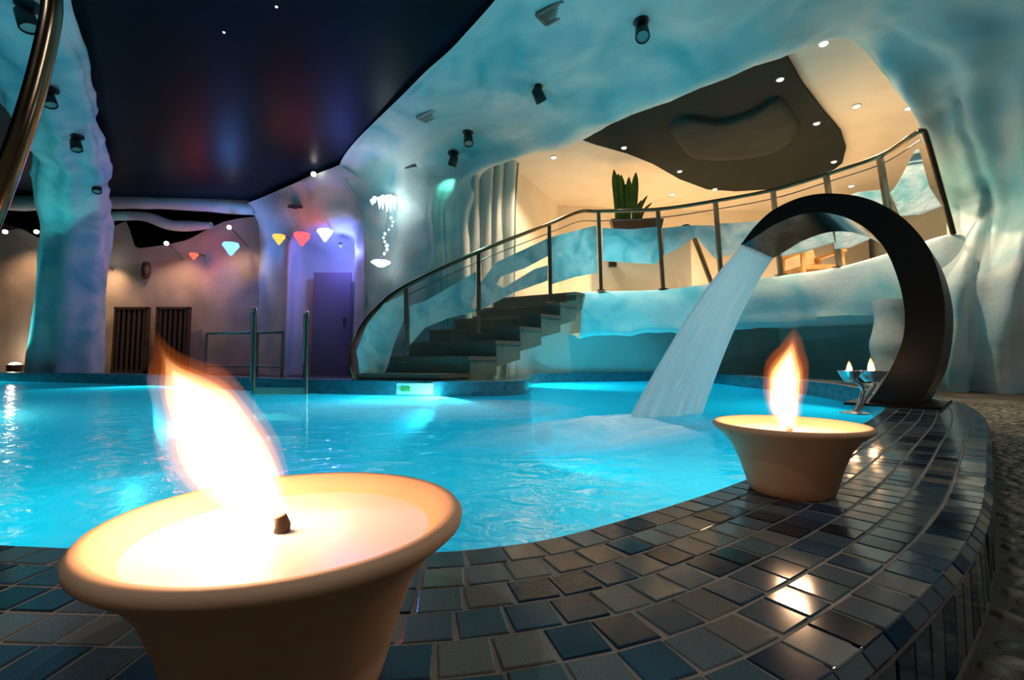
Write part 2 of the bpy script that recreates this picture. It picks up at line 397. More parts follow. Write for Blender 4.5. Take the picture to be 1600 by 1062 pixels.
# pebbles pressed into the deck
def pebble_mesh(mat, sd):
    rg = random.Random(sd); k = 8; ro = [rg.uniform(.8, 1.12) for _ in range(k)]
    vs = [(.5 * ro[i] * math.cos(6.283 * i / k), .5 * ro[i] * math.sin(6.283 * i / k), -.002) for i in range(k)] + [(.40 * ro[i] * math.cos(6.283 * i / k), .40 * ro[i] * math.sin(6.283 * i / k), .0035) for i in range(k)] + [(0, 0, .0048)]
    return MB().add(vs, [(i, (i + 1) % k, k + (i + 1) % k, k + i) for i in range(k)] + [(k + i, k + (i + 1) % k, 2 * k) for i in range(k)]).mesh('pebble', mat, 70)
pmesh = [pebble_mesh(M['peb'][i % 4], i) for i in range(8)]
outer = [p for p in offset(outline, CW + .012)[8:NEAR_N - 6]]
def outside(p):
    j = min(range(len(outer)), key=lambda i: (outer[i] - p).length_squared)
    t = (outer[min(j + 1, len(outer) - 1)] - outer[max(0, j - 1)]); return t.cross(p - outer[j]).z < 0
prng = random.Random(11); pebs = []
y = .0
while y < 3.4:
    x = max(.0, y * .55)
    while x < y * 1.1 + .6:
        p = Vector((x + prng.uniform(-.009, .009), y + prng.uniform(-.009, .009), 0))
        if outside(p): pebs.append((Vector((p.x, p.y, DECK_Z)), prng.uniform(.030, .041), prng.uniform(.025, .035), prng.uniform(0, 6.28), prng.randrange(8)))
        x += .031
    y += .031
pebs.sort(key=lambda q: (not seen(q[0]), q[0].length))
rest = MB(); rest_m = []
for k, (p, sx, sy, a, pi) in enumerate(pebs):
    mw = Matrix.Translation(p) @ Matrix.Rotation(a, 4, 'Z') @ Matrix.Diagonal((sx, sy, 1, 1))
    if k < 300:
        o = bpy.data.objects.new('pebble', pmesh[pi]); COL.objects.link(o); o.parent = floor; o.matrix_local = mw
    else:
        me = pmesh[pi]; base = len(rest.v); rest.v += [mw @ v.co for v in me.vertices]
        for f in me.polygons: rest.f.append(tuple(i + base for i in f.vertices)); rest_m.append(pi % 4)
me = bpy.data.meshes.new('pebble_field'); me.from_pydata([tuple(v) for v in rest.v], [], rest.f)
for m in M['peb']: me.materials.append(m)
me.polygons.foreach_set('material_index', rest_m); me.update()
o = bpy.data.objects.new('pebble_field', me); COL.objects.link(o); o.parent = floor; o['kind'] = 'stuff'

# ------------------------------------------------------------------ sculpted plaster walls and ceilings
def loft(cols, nu, nv, disp=None):
    """cols: list of columns, each a list of control points (same length)."""
    k = len(cols[0]); cv = [[Vector(p) for p in c] for c in cols]; rows = []
    for i in range(nu + 1):
        u = i / nu; ctrl = [sval([c[j] for c in cv], u) for j in range(k)]
        rows.append([sval(ctrl, j / nv) for j in range(nv + 1)])
    if disp:
        nr = []
        for i in range(nu + 1):
            r = []
            for j in range(nv + 1):
                du = rows[min(nu, i + 1)][j] - rows[max(0, i - 1)][j]; dv = rows[i][min(nv, j + 1)] - rows[i][max(0, j - 1)]
                nn = du.cross(dv); nn = nn.normalized() if nn.length > 1e-9 else Vector((0, 0, 1))
                r.append(rows[i][j] + nn * disp(i / nu, j / nv, rows[i][j]))
            nr.append(r)
        rows = nr
    return MB().grid(rows)

# the big arch: jamb on the stair side, lip over the balcony, draped leg on the right
L = [(-.80, 7.5, DECK_Z), (-.86, 7.4, 1.6), (-.9, 7.35, 2.75), (-.45, 7.15, 3.2), (.7, 6.42, 3.25), (1.51, 5.54, 3.25), (2.6, 4.58, 3.27), at(1328, 52, 4.45), at(1408, 118, 4.5), at(1462, 190, 4.7), at(1512, 320, 4.8), at(1490, 450, 4.5), (4.36, 4.72, DECK_Z)]
O = [(-2.6, 8.3, DECK_Z), (-2.6, 8.3, 1.7), (-2.7, 8.25, 2.9), (-3.0, 7.95, 3.6), (-1.25, 5.6, 3.6), (-.55, 4.75, 3.6), (.35, 3.4, 3.6), (1.9, .6, 3.6), (5.4, 1.2, 3.7), (5.9, 2.4, 2.9), (5.9, 3.2, 1.9), (5.9, 3.6, .9), (6.0, 3.8, DECK_Z)]
cols = []
for i, (l, o_) in enumerate(zip(L, O)):
    l = Vector(l); o_ = Vector(o_)
    if i <= 2: r = l + Vector((.75, .40, .0)); bul = Vector((-.05, -.15, 0))
    elif i <= 7: r = l + Vector((.15, .40, .22)); bul = Vector((0, 0, -.02))
    else: r = l + Vector((.45, .35, .0)); bul = Vector((.06, -.22, .0))
    cols.append([r, l, l.lerp(o_, .22) + bul + Vector((0, 0, .10 if 3 <= i <= 7 else 0)), l.lerp(o_, .6) + bul * .5 + Vector((0, 0, .05 if 3 <= i <= 7 else 0)), o_])
def arch_disp(u, v, p):
    a = .05 * fbm(p * 1.3)
    leg = max(0, min(1, (u - .60) / .12)); jam = max(0, min(1, (.24 - u) / .06))
    w = v * 34 + 2.2 * noise.noise(Vector((v * 3, u * 6, 0)))
    rib = (abs(math.sin(w * .55)) ** .6 - .5) * .17 + .05 * math.sin(w * 1.7 + u * 9)
    near_lip = max(0, 1 - abs(v - .25) / .25)
    a += leg * rib * min(1, v * 5) + jam * .9 * rib * (near_lip + .5 * (v < .25)) + .025 * near_lip * noise.noise(p * 3)
    return a * (1 if v < .97 or u > .62 else 0)
struct('wall_right', loft(cols, 200, 90, arch_disp), M['ice'], 'sculpted icy plaster arch sweeping from the ceiling down the right wall', smooth=80)

# hall wall with the blue niche, coved into the ceiling
def hw(pts, top):
    (x, y) = pts[0]; (nx, ny) = pts[1]
    return [(nx, ny, DECK_Z), (nx, ny, 1.2), (nx, ny, 2.45), (x, y, 2.85), (x * .985, y * .975, 3.25), top]
cols = [hw([(-2.6, 8.3)] * 2, (-3.0, 7.95, 3.6)), hw([(-2.72, 8.42)] * 2, (-3.2, 8.1, 3.6)), hw([(-2.95, 8.55), (-3.05, 9.0)], (-3.5, 8.3, 3.6)), hw([(-3.25, 8.75), (-3.2, 9.75)], (-3.8, 8.5, 3.6)),
        hw([(-3.7, 9.0), (-3.9, 9.8)], (-4.1, 8.75, 3.6)), hw([(-4.15, 9.2), (-4.45, 9.7)], (-4.5, 9.05, 3.6)), hw([(-4.5, 9.35), (-4.55, 9.4)], (-4.9, 9.35, 3.6)), hw([(-5.0, 9.75)] * 2, (-5.3, 9.65, 3.6)), hw([(-5.7, 10.45)] * 2, (-5.8, 10.0, 3.6))]
struct('wall_niche', loft(cols, 80, 60, lambda u, v, p: .03 * fbm(p * 1.5) if 0 < v < 1 else 0), M['ice_wall'], 'curved grey-teal hall wall with a blue-lit door niche', smooth=80)

# back wall on the left, with a ragged top
xs = [-13 + .08 * i for i in range(int(7.35 / .08) + 1)]
def top_z(x):
    P = [(-13, 3.0), (-11.2, 3.2), (-10.3, 2.75), (-9.2, 3.2), (-8.75, 3.35), (-8.5, 2.72), (-7.5, 2.92), (-6.5, 3.35), (-5.6, 3.55)]
    for (a, za), (b, zb) in zip(P, P[1:]):
        if a <= x <= b: return za + (zb - za) * (x - a) / (b - a)
    return 3.55
rows = []
for x in xs:
    tz = top_z(x)
    rows.append([Vector((x, 10.5 + .06 * fbm(Vector((x, z_ * tz, 0)) * 1.2) + .05 * math.sin(x * 3.1) * z_, DECK_Z + (tz - DECK_Z) * z_)) for z_ in [k / 24 for k in range(25)]])
struct('wall_back', MB().grid(rows), M['hall_wall'], 'warm-lit uneven plaster back wall of the hall', smooth=80)
struct('wall_left', MB().box((-13, 4.4, 1.8), (.1, 16, 3.9)), M['hall_wall'], 'far left hall wall')
struct('wall_near', MB().box((-2.5, -3.5, 1.8), (21, .1, 3.9)), M['hall_wall'], 'hall wall behind the viewer')
struct('wall_far', MB().box((-7, 12.4, 1.8), (14, .1, 3.9)), M['dark_panel'], 'dark rear wall above the ragged back wall')
struct('wall_side', MB().box((8, 4.4, 1.8), (.1, 16, 3.9)), M['ice_wall'], 'side wall behind the icy drapery')
struct('ceiling', MB().box((-2.5, 4.5, 3.72), (21, 16, .1)), M['dark_ceiling'], 'dark glossy starry stretch ceiling')

# leaning ice pillar on the left that runs on along the ceiling
pil = [(-8.70, 9.15, DECK_Z, .56, .45), (-8.68, 9.15, .8, .52, .45), (-8.66, 9.15, 1.9, .50, .45), (-8.55, 9.05, 2.7, .52, .42), (-8.15, 8.5, 3.2, .52, .36), (-7.14, 7.4, 3.45, .46, .26), (-6.34, 6.3, 3.5, .46, .2), (-5.56, 5.3, 3.52, .46, .18), (-4.75, 4.0, 3.52, .6, .18), (-3.9, 2.2, 3.52, .8, .18), (-3.1, .2, 3.52, .9, .18)]
pth = [Vector(p[:3]) for p in pil]; perp = Vector((.83, .55, 0)); rows = []
for i in range(81):
    u = i / 80; c = sval(pth, u); t = (sval(pth, min(1, u + .01)) - sval(pth, max(0, u - .01))).normalized()
    a = (perp - t * perp.dot(t)).normalized(); b = t.cross(a)
    w = sval([Vector((p[3], p[4], 0)) for p in pil], u); r = []
    for k in range(40):
        th = 2 * math.pi * k / 40
        q = c + a * (w.x * math.cos(th)) + b * (w.y * math.sin(th))
        d = (q - c).normalized(); r.append(q + d * (.07 * fbm(Vector((q.x * 1.6, q.y * 1.6, q.z * .6))) + .03 * math.sin(th * 7 + 2 * noise.noise(q))))
    rows.append(r)
struct('wall_pillar', MB().grid(rows, closed=True), M['ice_teal'], 'leaning teal ice-like pillar on the left, running on along the dark ceiling', smooth=80)
# ice beams in front of the back wall's ragged top
def beam(name, pts, r, label):
    path = spline(pts, 10); mb = MB(); rr = [r * (1 + .35 * noise.noise(p * 2)) for p in path]
    mb.tube(path, rr, 12); return struct(name, mb, M['ice_wall'], label, smooth=80)
beam('trim_1', [at(150, 312, 9.9), at(230, 316, 9.9), at(310, 318, 10.0), at(400, 325, 10.1)], .16, 'icy beam along the end of the dark ceiling')
beam('trim_2', [at(165, 338, 10.2), at(225, 338, 10.2), at(270, 352, 10.3), at(330, 352, 10.3)], .10, 'slanting icy strut under the beam on the back wall')
beam('trim_3', [at(-60, 316, 9.7), at(20, 318, 9.7), at(90, 314, 9.7)], .15, 'icy beam left of the leaning pillar')

# lounge behind the balcony
E_px = [(905, 456, 6.9, 0), (940, 455, 6.9, 0), (1036, 452, 6.7, 0), (1126, 441, 6.4, 0), (1215, 431, 6.05, 0), (1310, 417, 5.6, 0), (1397, 393, 5.1, 0), (1484, 366, 4.66, 0), (1500, 378, 5.0, 0), (1510, 395, 5.6, 0)]
E = [at(a, b, c) for a, b, c, _ in E_px]
edge = spline(E, 8)
mb = MB(); top = [p for p in edge] ; k = len(top)
back = [Vector((p.x * 1.0 + (10.2 - p.y) * .12, 10.2, p.z)) for p in top]
mb.grid([top, back])
plat = struct('floor_lounge', mb, M['cream'], 'raised lounge floor behind the balustrade')
nfar = Vector((0, 1, 0)); rows = []
for i, p in enumerate(edge):
    t = (edge[min(k - 1, i + 1)] - edge[max(0, i - 1)]); t.z = 0; t.normalize(); out = Vector((t.y, -t.x, 0))
    bz = .57 + .05 * noise.noise(p * 2.2) + .03 * noise.noise(p * 6) + .10 * i / k
    rows.append([p + out * .00, p + out * .06 - Vector((0, 0, .04)), Vector((p.x, p.y, p.z * .65 + bz * .35)) + out * (.10 + .05 * noise.noise(p * 1.7)), Vector((p.x, p.y, p.z * .3 + bz * .7)) + out * (.05 + .06 * noise.noise(p * 2.3 + Vector((3, 1, 2)))),
                 Vector((p.x, p.y, bz)) - out * .05, Vector((p.x, p.y, bz + .08)) - out * .5, Vector((p.x, p.y, bz + .1)) - out * 1.3])
struct('trim_fascia', MB().grid([[sval(r, j / 24) for j in range(25)] for r in rows]), M['ice_teal'], 'pale turquoise icy fascia under the balcony', smooth=80)
rows = []
for i in range(61):
    t = i / 60; r_ = []
    for k in range(31):
        z = .9 + 2.7 * k / 30; w_ = t * 13 + .9 * noise.noise(Vector((t * 4, z * .8, 5)))
        fl_ = .05 + .13 * abs(math.sin(w_)) ** .7 * (.5 + .5 * math.sin(z * 1.1 + 4)) + .16 * max(0, (z - 2.6)) ** 1.5
        r_.append(Vector((-.72 + .75 * t, 7.42 + .36 * t, z)) + Vector((.35, -.9, 0)) * fl_)
    rows.append(r_)
struct('wall_jamb', MB().grid(rows), M['ice_wall'], 'folded icy plaster jamb between hall wall and lounge', smooth=80)
struct('wall_lounge', MB().grid([[Vector((x, y, z)) for z in (.9, 3.6)] for x, y in ((-.5, 7.45), (.0, 7.75), (.5, 8.7), (.98, 9.7), (3, 10.0), (7.8, 10.1))]), M['cream'], 'warm cream back wall of the upper lounge')
struct('ceiling_lounge', MB().prism([(-.9, 7.5, 3.47), (.6, 6.5, 3.47), (1.6, 5.6, 3.47), (2.6, 4.7, 3.47), (3.3, 4.5, 3.47), (4.2, 4.5, 3.47), (7.9, 4.5, 3.47), (7.9, 10.2, 3.47), (-.9, 10.2, 3.47)], (0, 0, .04)), M['cream'], 'beige ceiling of the upper lounge')
struct('wall_under', MB().grid([[Vector((x, y, -.6 + (h + .6) * z)) for z in (0, .3, .7, 1)] for x, y, h in ((-.05, 6.55, .22), (.05, 7.2, .35), (.40, 7.62, 1.1), (1.6, 7.98, 1.15), (3.0, 8.25, 1.15), (4.8, 8.4, 1.15), (5.4, 5.2, 1.15))]), M['ice_wall'], 'pale wall under the balcony behind the pool')
pz = [at(1392, 470, 5.0), at(1390, 520, 5.0), at(1388, 560, 5.0), Vector((at(1388, 592, 5.0).x, 5.0, DECK_Z))]
pz = spline(pz, 6); single('support_pillar', MB().tube(pz, [.15 + .04 * noise.noise(p * 4) for p in pz], 14), M['ice_wall'], 'stubby icy pillar under the balcony seen through the ring fountain', 'pillar', loc=pz[-1], smooth=80)

# dark irregular ceiling panel with a boomerang relief
PZ = 3.40
poly = [onz(a, b, PZ) for a, b in ((870, 205), (1000, 150), (1218, 66), (1232, 95), (1255, 135), (1290, 180), (1314, 208), (1322, 232), (1316, 255), (1295, 272), (1255, 287), (1200, 296), (1150, 299), (1105, 296), (1062, 280), (1020, 256), (980, 240), (930, 226))]
pr = root('ceiling_panel', poly[0], 'dark grey freeform ceiling panel dotted with spotlights over the lounge', 'ceiling panel')
part('panel', MB().prism(poly, (0, 0, .05)), M['dark_panel'], pr)
def rim3(pts, z): return spline([onz(a, b, z) for a, b in pts], 6, True)
bo_ = rim3(((1045, 196), (1075, 180), (1125, 186), (1175, 172), (1215, 150), (1238, 172), (1248, 205), (1215, 232), (1150, 246), (1085, 244), (1060, 222)), PZ)
cbo = sum(bo_, Vector()) / len(bo_)
rows = [[p.lerp(cbo, s) + Vector((0, 0, dz)) for p in bo_] for s, dz in ((0, .0), (.03, -.05), (.12, -.075), (.3, -.085))]
mb = MB().grid(rows, closed=True); b0 = len(mb.v) - len(bo_); mb.f.append(tuple(range(b0, len(mb.v))))
part('relief', mb, M['dark_panel2'], pr, 50, label='boomerang-shaped raised relief on the dark panel')
# ------------------------------------------------------------------ staircase
NS = [(-.73, 4.86), (-.46, 5.16), (-.18, 5.46), (.10, 5.77), (.38, 6.08), (.66, 6.38), (.92, 6.68), (1.05, 6.84)]
FS = [(-1.66, 5.1), (-1.58, 5.6), (-1.40, 6.1), (-1.15, 6.55), (-.85, 6.95), (-.55, 7.2), (-.3, 7.4), (-.2, 7.5)]
st = root('staircase', (-1.2, 5.0, DECK_Z), 'curved stone staircase rising from the pool deck to the balcony', 'stairs')
for i in range(7):
    zt = DECK_Z + (1.2 - DECK_Z) / 7 * (i + 1) - .02; zb = max(DECK_Z, zt - .40)
    q = [NS[i], NS[i + 1], FS[i + 1], FS[i]]
    zr = DECK_Z + (1.2 - DECK_Z) / 7; zf = max(DECK_Z, zt - zr - .22); zk = max(DECK_Z, zt - .22)
    lo_ = [Vector((x, y, zf if k in (0, 3) else zk)) for k, (x, y) in enumerate(q)]; hi_ = [Vector((x, y, zt - .045)) for x, y in q]
    s = part('step', MB().add(lo_ + hi_, [(0, 1, 2, 3), (7, 6, 5, 4), (0, 4, 5, 1), (1, 5, 6, 2), (2, 6, 7, 3), (3, 7, 4, 0)]), M['stone_step'], st)
    d = (Vector(NS[i]) - Vector(NS[i + 1])).normalized() * .035
    q = [Vector(NS[i]) + d, Vector(NS[i + 1]), Vector(FS[i + 1]), Vector(FS[i]) + d]
    part('tread', MB().prism([Vector((p.x + .015, p.y - .02 if k < 2 else p.y, zt - .045)) for k, p in enumerate(q)], (0, 0, .045)), M['tread'], s)

# ------------------------------------------------------------------ balustrade
br = root('balustrade', at(553, 597, 5.0), 'bronze curved balustrade with frosted ice-shaped panels along stairs and balcony', 'balustrade')
railp = [(556, 598, 5.0), (549, 562, 5.0), (560, 520, 5.1), (590, 481, 5.3), (635, 447, 5.5), (748, 393, 5.9), (858, 350, 6.5), (905, 331, 6.8), (937, 330, 6.87), (1028, 327, 6.7), (1118, 314, 6.4), (1208, 297, 6.05), (1290, 273, 5.6), (1375, 244, 5.1), (1425, 212, 4.7), (1440, 205, 4.62), (1450, 222, 4.62), (1490, 366, 4.62)]
part('handrail', MB().tube(spline([at(*p) for p in railp], 6), .026, 10), M['bronze'], br, 60)
mid = [(635, 462, 5.5), (748, 408, 5.9), (858, 364, 6.5), (905, 346, 6.8), (937, 345, 6.87), (1030, 340, 6.7), (1119, 327, 6.4), (1209, 310, 6.05), (1291, 285, 5.6), (1378, 256, 5.1), (1438, 219, 4.63)]
part('cable', MB().tube(spline([at(*p) for p in mid], 6), .008, 6), M['steel'], br, 60)
posts = [((635, 450), (637, 566), 5.5), ((748, 395), (748, 521), 5.9), ((858, 352), (860, 472), 6.5), ((935, 332), (939, 454), 6.87), ((1028, 329), (1036, 452), 6.7), ((1118, 316), (1127, 440), 6.4), ((1208, 300), (1220, 430), 6.05), ((1291, 275), (1312, 417), 5.6), ((1375, 247), (1397, 393), 5.1)]
for a, b, y in posts:
    A = at(*a, y); B = at(*b, y); po = part('post', MB().bar(B, A, .05, .05), M['steel'], br)
    part('base_plate', MB().box(B + Vector((0, 0, .006)), (.11, .11, .012)), M['steel'], po)
panels = [([(562, 585), (557, 548), (574, 505), (600, 474), (631, 460), (631, 500), (615, 540), (606, 572), (598, 588)], (553, 5.0), (635, 5.5)),
          ([(640, 478), (665, 470), (700, 450), (744, 424), (744, 455), (736, 478), (744, 486), (700, 497), (664, 512), (640, 540), (640, 505)], (635, 5.5), (748, 5.9)),
          ([(752, 440), (775, 410), (856, 372), (856, 400), (822, 418), (782, 432), (776, 444), (786, 450), (835, 420), (856, 414), (856, 438), (800, 458), (752, 484)], (748, 5.9), (858, 6.5)),
          ([(862, 370), (900, 360), (932, 352), (934, 426), (900, 432), (862, 444)], (858, 6.5), (937, 6.87)),
          ([(942, 356), (985, 358), (1026, 354), (1031, 402), (1026, 412), (985, 410), (943, 407)], (937, 6.87), (1032, 6.7)),
          ([(1037, 356), (1075, 352), (1116, 352), (1121, 404), (1090, 370), (1082, 372), (1060, 388), (1038, 398)], (1032, 6.7), (1122, 6.4)),
          ([(1124, 349), (1170, 347), (1206, 342), (1213, 366), (1175, 378), (1142, 398), (1128, 402)], (1122, 6.4), (1213, 6.05)),
          ([(1215, 341), (1260, 335), (1294, 322), (1304, 378), (1262, 392), (1222, 400)], (1213, 6.05), (1301, 5.6)),
          ([(1300, 320), (1340, 300), (1380, 296), (1390, 340), (1362, 372), (1330, 386), (1308, 388)], (1301, 5.6), (1386, 5.1)),
          ([(1396, 300), (1408, 284), (1436, 232), (1444, 262), (1452, 292), (1472, 322), (1440, 334), (1412, 336)], (1386, 5.1), (1470, 4.62))]
for pg, (x0, y0), (x1, y1) in panels:
    P3 = [at(a, b, y0 + (y1 - y0) * (a - x0) / (x1 - x0)) for a, b in pg]
    part('ice_panel', MB().prism(P3, Vector((-.25, .97, 0)) * .035), M['ice_glass'], br, label='frosted turquoise ice-shaped panel')

# things up in the lounge
cf = at(1000, 400, 7.5)
LZ = 1.20
struct('wall_parapet', MB().prism([(1.3, 7.55, LZ), (2.9, 7.5, LZ), (2.95, 7.7, LZ), (1.3, 7.75, LZ)], (0, 0, 1.14)), M['cream'], 'cream half wall inside the lounge carrying the planter')
a = at(988, 350, 7.62); pb = Vector((a.x + .1, 7.62, 2.34))
pl_r = root('planter', pb, 'low brown planter trough on the cream half wall', 'planter')
part('trough', MB().prism([pb + Vector(v) for v in ((-.42, -.06, 0), (.36, -.06, 0), (.40, -.08, .18), (-.46, -.08, .18))], (0, .16, 0)), M['planter'], pl_r)
part('soil', MB().box(pb + Vector((-.03, .02, .172)), (.78, .1, .012)), M['wick'], pl_r)
pb2 = pb + Vector((-.22, .02, .178))
pr_ = root('potted_plant', pb2, 'upright plant with tall broad dark green leaves in the planter', 'plant')
lr = random.Random(5)
def leaf(mb, base, h, w, lean, az):
    rows = []
    side = Vector((math.cos(az), math.sin(az), 0)); fw = Vector((-math.sin(az), math.cos(az), 0))
    for i in range(9):
        t = i / 8; c = base + Vector((lean * t * t, 0, h * t)); ww = w * (.55 + .45 * t) * max(.12, 1 - t ** 7)
        rows.append([c - side * ww - fw * .015, c + fw * .01, c + side * ww - fw * .015])
    return mb.grid(rows)
for k, (dx, h, w, ln) in enumerate(((-.12, .86, .085, -.05), (-.02, .78, .085, -.03), (.06, .74, .08, .02), (.15, .80, .075, .04), (.02, .62, .09, .0), (-.07, .80, .08, -.02))):
    o = part('leaf', leaf(MB(), pb2 + Vector((dx, lr.uniform(-.03, .03), 0)), h, w, ln, lr.uniform(-.4, .4)), M['leaf'], pr_, 60)
    o.modifiers.new('t', 'SOLIDIFY').thickness = .006
for k, (dx, h, ln) in enumerate(((.22, .42, .16), (.26, .3, .2), (.18, .34, .1))):
    o = part('leaf', leaf(MB(), pb2 + Vector((dx, 0, 0)), h, .04, ln, 0), M['leaf2'], pr_, 60)
    o.modifiers.new('t', 'SOLIDIFY').thickness = .005
bx = at(957, 412, 7.5)
wl = root('wall_socket_box', bx, 'small dark box fixed to the cream half wall', 'wall box')
part('body', MB().box(Vector((bx.x, 7.515, bx.z)), (.13, .07, .10)), M['vent'], wl); part('cover', MB().box(Vector((bx.x, 7.475, bx.z)), (.11, .012, .08)), M['black'], wl)
gp = [at(1061, 368, 7.0), at(1063, 359, 7.0), at(1070, 354, 7.0), at(1078, 357, 7.0), at(1090, 385, 7.0), at(1110, 438, 7.0), at(1118, 458, 7.0)]
gr = root('grab_rail', gp[-1], 'slanting bronze grab rail with hooked top on the balcony', 'handrail')
part('pipe', MB().tube(spline(gp, 6), .035, 10), M['bronze'], gr, 60)
part('end_knob', MB().lathe([(.0, -.05), (.04, -.045), (.05, 0), (.04, .045), (0, .05)], 12, gp[0]), M['black'], gr, 60)
part('foot_flange', MB().lathe([(.07, 0), (.07, .015), (.04, .02)], 16, gp[-1]), M['bronze'], gr, 60)
ch = Vector((at(1268, 420, 6.9).x, 6.9, LZ))
cr_ = root('lounge_chair', ch, 'honey-coloured wooden lounge chair glimpsed through the ring fountain', 'chair')
for sx in (-.28, .28):
    for sy in (-.25, .25): part('leg', MB().bar(ch + Vector((sx, sy, 0)), ch + Vector((sx, sy, .55 if sy < 0 else .6)), .05, .05), M['wood2'], cr_)
    part('armrest', MB().box(ch + Vector((sx, 0, .57)), (.07, .62, .035)), M['wood2'], cr_)
part('seat', MB().box(ch + Vector((0, 0, .34)), (.54, .54, .06)), M['wood2'], cr_)
part('backrest', MB().bar(ch + Vector((0, .25, .34)), ch + Vector((0, .42, .85)), .54, .04), M['wood2'], cr_)

# ------------------------------------------------------------------ ring fountain and its sheet of water
Vv = Vector((.72, .69, 0)).normalized(); Uv = Vector((-Vv.y, Vv.x, 0)); RC = at(1300, 475, 2.28); RW = .50
ro = [(-141, 95), (-120, 122), (-92, 147), (-48, 167), (0, 173), (58, 164), (112, 134), (152, 86), (173, 22), (176, -36), (166, -98), (150, -135), (136, -160)]
ri = [(-139, 93), (-112, 110), (-86, 126), (-44, 141), (0, 141), (44, 124), (80, 90), (102, 42), (113, -8), (111, -52), (96, -92), (74, -130), (52, -160)]
def rp(a, b, v=0):                            # ring profile drawn in the plane of its front cheek
    d = ray(1300 + a, 475 - b); o_ = Vector((0, 0, CAM_Z)); k_ = (RC - o_).dot(Vv) / d.dot(Vv); q = o_ + d * k_
    if q.z < .012: q.z = .004
    return q + Vv * v
so = spline([Vector((a, b, 0)) for a, b in ro], 6); si = spline([Vector((a, b, 0)) for a, b in ri], 6)
rr = root('ring_fountain', rp(95, -175, RW / 2), 'large steel ring fountain with near-black shade painted on its faces, arching from the coping over the pool', 'fountain')
fo_ = [rp(p.x, p.y) for p in so]; fi_ = [rp(p.x, p.y) for p in si]; bo2 = [rp(p.x, p.y, RW) for p in so]; bi2 = [rp(p.x, p.y, RW) for p in si]
part('front_cheek', MB().grid([fo_, fi_]), M['shaded_steel'], rr, 30)
part('back_cheek', MB().grid([bo2, bi2]), M['shaded_steel'], rr, 30)
part('outer_band', MB().grid([fo_, bo2]), M['shaded_steel'], rr, 30)
part('inner_band', MB().grid([fi_, bi2]), M['mirror'], rr, 30, label='polished inner face mirroring the pool')
part('foot_plate', MB().box(rp(94, -175, RW / 2) + Vector((0, 0, .003)), (.60, .34, .012), Matrix.Rotation(math.atan2(Vv.y, Vv.x), 3, 'Z')), M['shaded_steel'], rr)
part('spout_lip', MB().tube([rp(-141, 94, .0), rp(-141, 94, RW)], .006, 8), M['chrome'], rr, 60)
# water sheet
NSEG, NW = 40, 48
A0 = rp(-141, 94, .015); A1 = rp(-141, 94, RW - .015); B0 = onz(982, 664, WATER_Z - .01); B1 = onz(1094, 648, WATER_Z - .01)
mb = MB(); rows = []
for i in range(NSEG + 1):
    t = i / NSEG; row = []
    for j in range(NW + 1):
        w = j / NW; a = A0.lerp(A1, w); b = B0.lerp(B1, w); p = a.lerp(b, t); p.z = a.z + (b.z - a.z) * (.66 * t + .34 * t * t)
        p += Uv * (.025 * t * noise.noise(Vector((j * .45, t * 1.5, 0)))); row.append(p)
    rows.append(row)
mb.grid(rows)
me = bpy.data.meshes.new('water_sheet'); me.from_pydata([tuple(v - rows[-1][NW // 2]) for v in mb.v], [], mb.f); me.materials.append(M['sheet'])
uv = me.uv_layers.new(name='UVMap')
for l in me.loops: i, j = divmod(l.vertex_index, NW + 1); uv.data[l.index].uv = (j / NW, i / NSEG)
for p in me.polygons: p.use_smooth = True
sheet = bpy.data.objects.new('water_sheet', me); COL.objects.link(sheet); sheet.location = rows[-1][NW // 2]
sheet.modifiers.new('thickness', 'SOLIDIFY').thickness = .012
tag(sheet, 'white sheet of water pouring from the ring fountain into the pool', 'waterfall')
LAND = rows[-1][NW // 2].copy(); LAND.z = WATER_Z
# foam where it lands
def foam_patch(c, dirv, ln, wd, h, label):
    side = Vector((-dirv.y, dirv.x, 0)); nr, na = 22, 64; vs = []; rim = []
    for i in range(nr + 1):
        for k in range(na):
            th = 2 * math.pi * k / na; rr_ = i / nr
            jag = 1 + .16 * noise.noise(Vector((math.cos(th) * 2, math.sin(th) * 2, ln)))
            p = c + dirv * (ln * rr_ * math.cos(th) * jag) + side * (wd * rr_ * math.sin(th) * jag)
            p.z = c.z + .004 + h * (1 - rr_) ** 1.3 * (1 + .5 * noise.noise(p * 9)) + .006 * noise.noise(p * 14) * (1 - rr_)
            vs.append(p); rim.append(max(0, 1 - rr_) ** .75)
    fs = [(i * na + k, i * na + (k + 1) % na, (i + 1) * na + (k + 1) % na, (i + 1) * na + k) for i in range(nr) for k in range(na)]
    me = bpy.data.meshes.new('foam'); me.from_pydata([tuple(v - c) for v in vs], [], fs); me.materials.append(M['foam'])
    at_ = me.attributes.new('rim', 'FLOAT', 'POINT'); at_.data.foreach_set('value', rim)
    for p in me.polygons: p.use_smooth = True
    o = bpy.data.objects.new('water_foam', me); COL.objects.link(o); o.location = c; return tag(o, label, 'foam', kind='stuff')
fp = onz(945, 672, WATER_Z)
foam_patch(Vector((fp.x, fp.y, WATER_Z)), (B1 - B0).normalized() * Vector((1, 1, 0)).length / 1.4142, .95, .48, .06, 'white splash foam where the water sheet meets the pool')
q0, q1 = onz(890, 708, WATER_Z), onz(1112, 664, WATER_Z)
foam_patch((q0 + q1) / 2, (q1 - q0).normalized(), (q1 - q0).length * .6, .10, .035, 'bright white splash ridge in front of the falling water')
fcn = onz(650, 638, WATER_Z)
foam_patch(Vector((fcn.x, fcn.y, WATER_Z)), Vector((1, -.05, 0)).normalized(), 1.35, .85, .01, 'white patch painted for lamp glow on the churned water by the far pool edge')  # white film stands in for the underwater lamp's glow on the surface

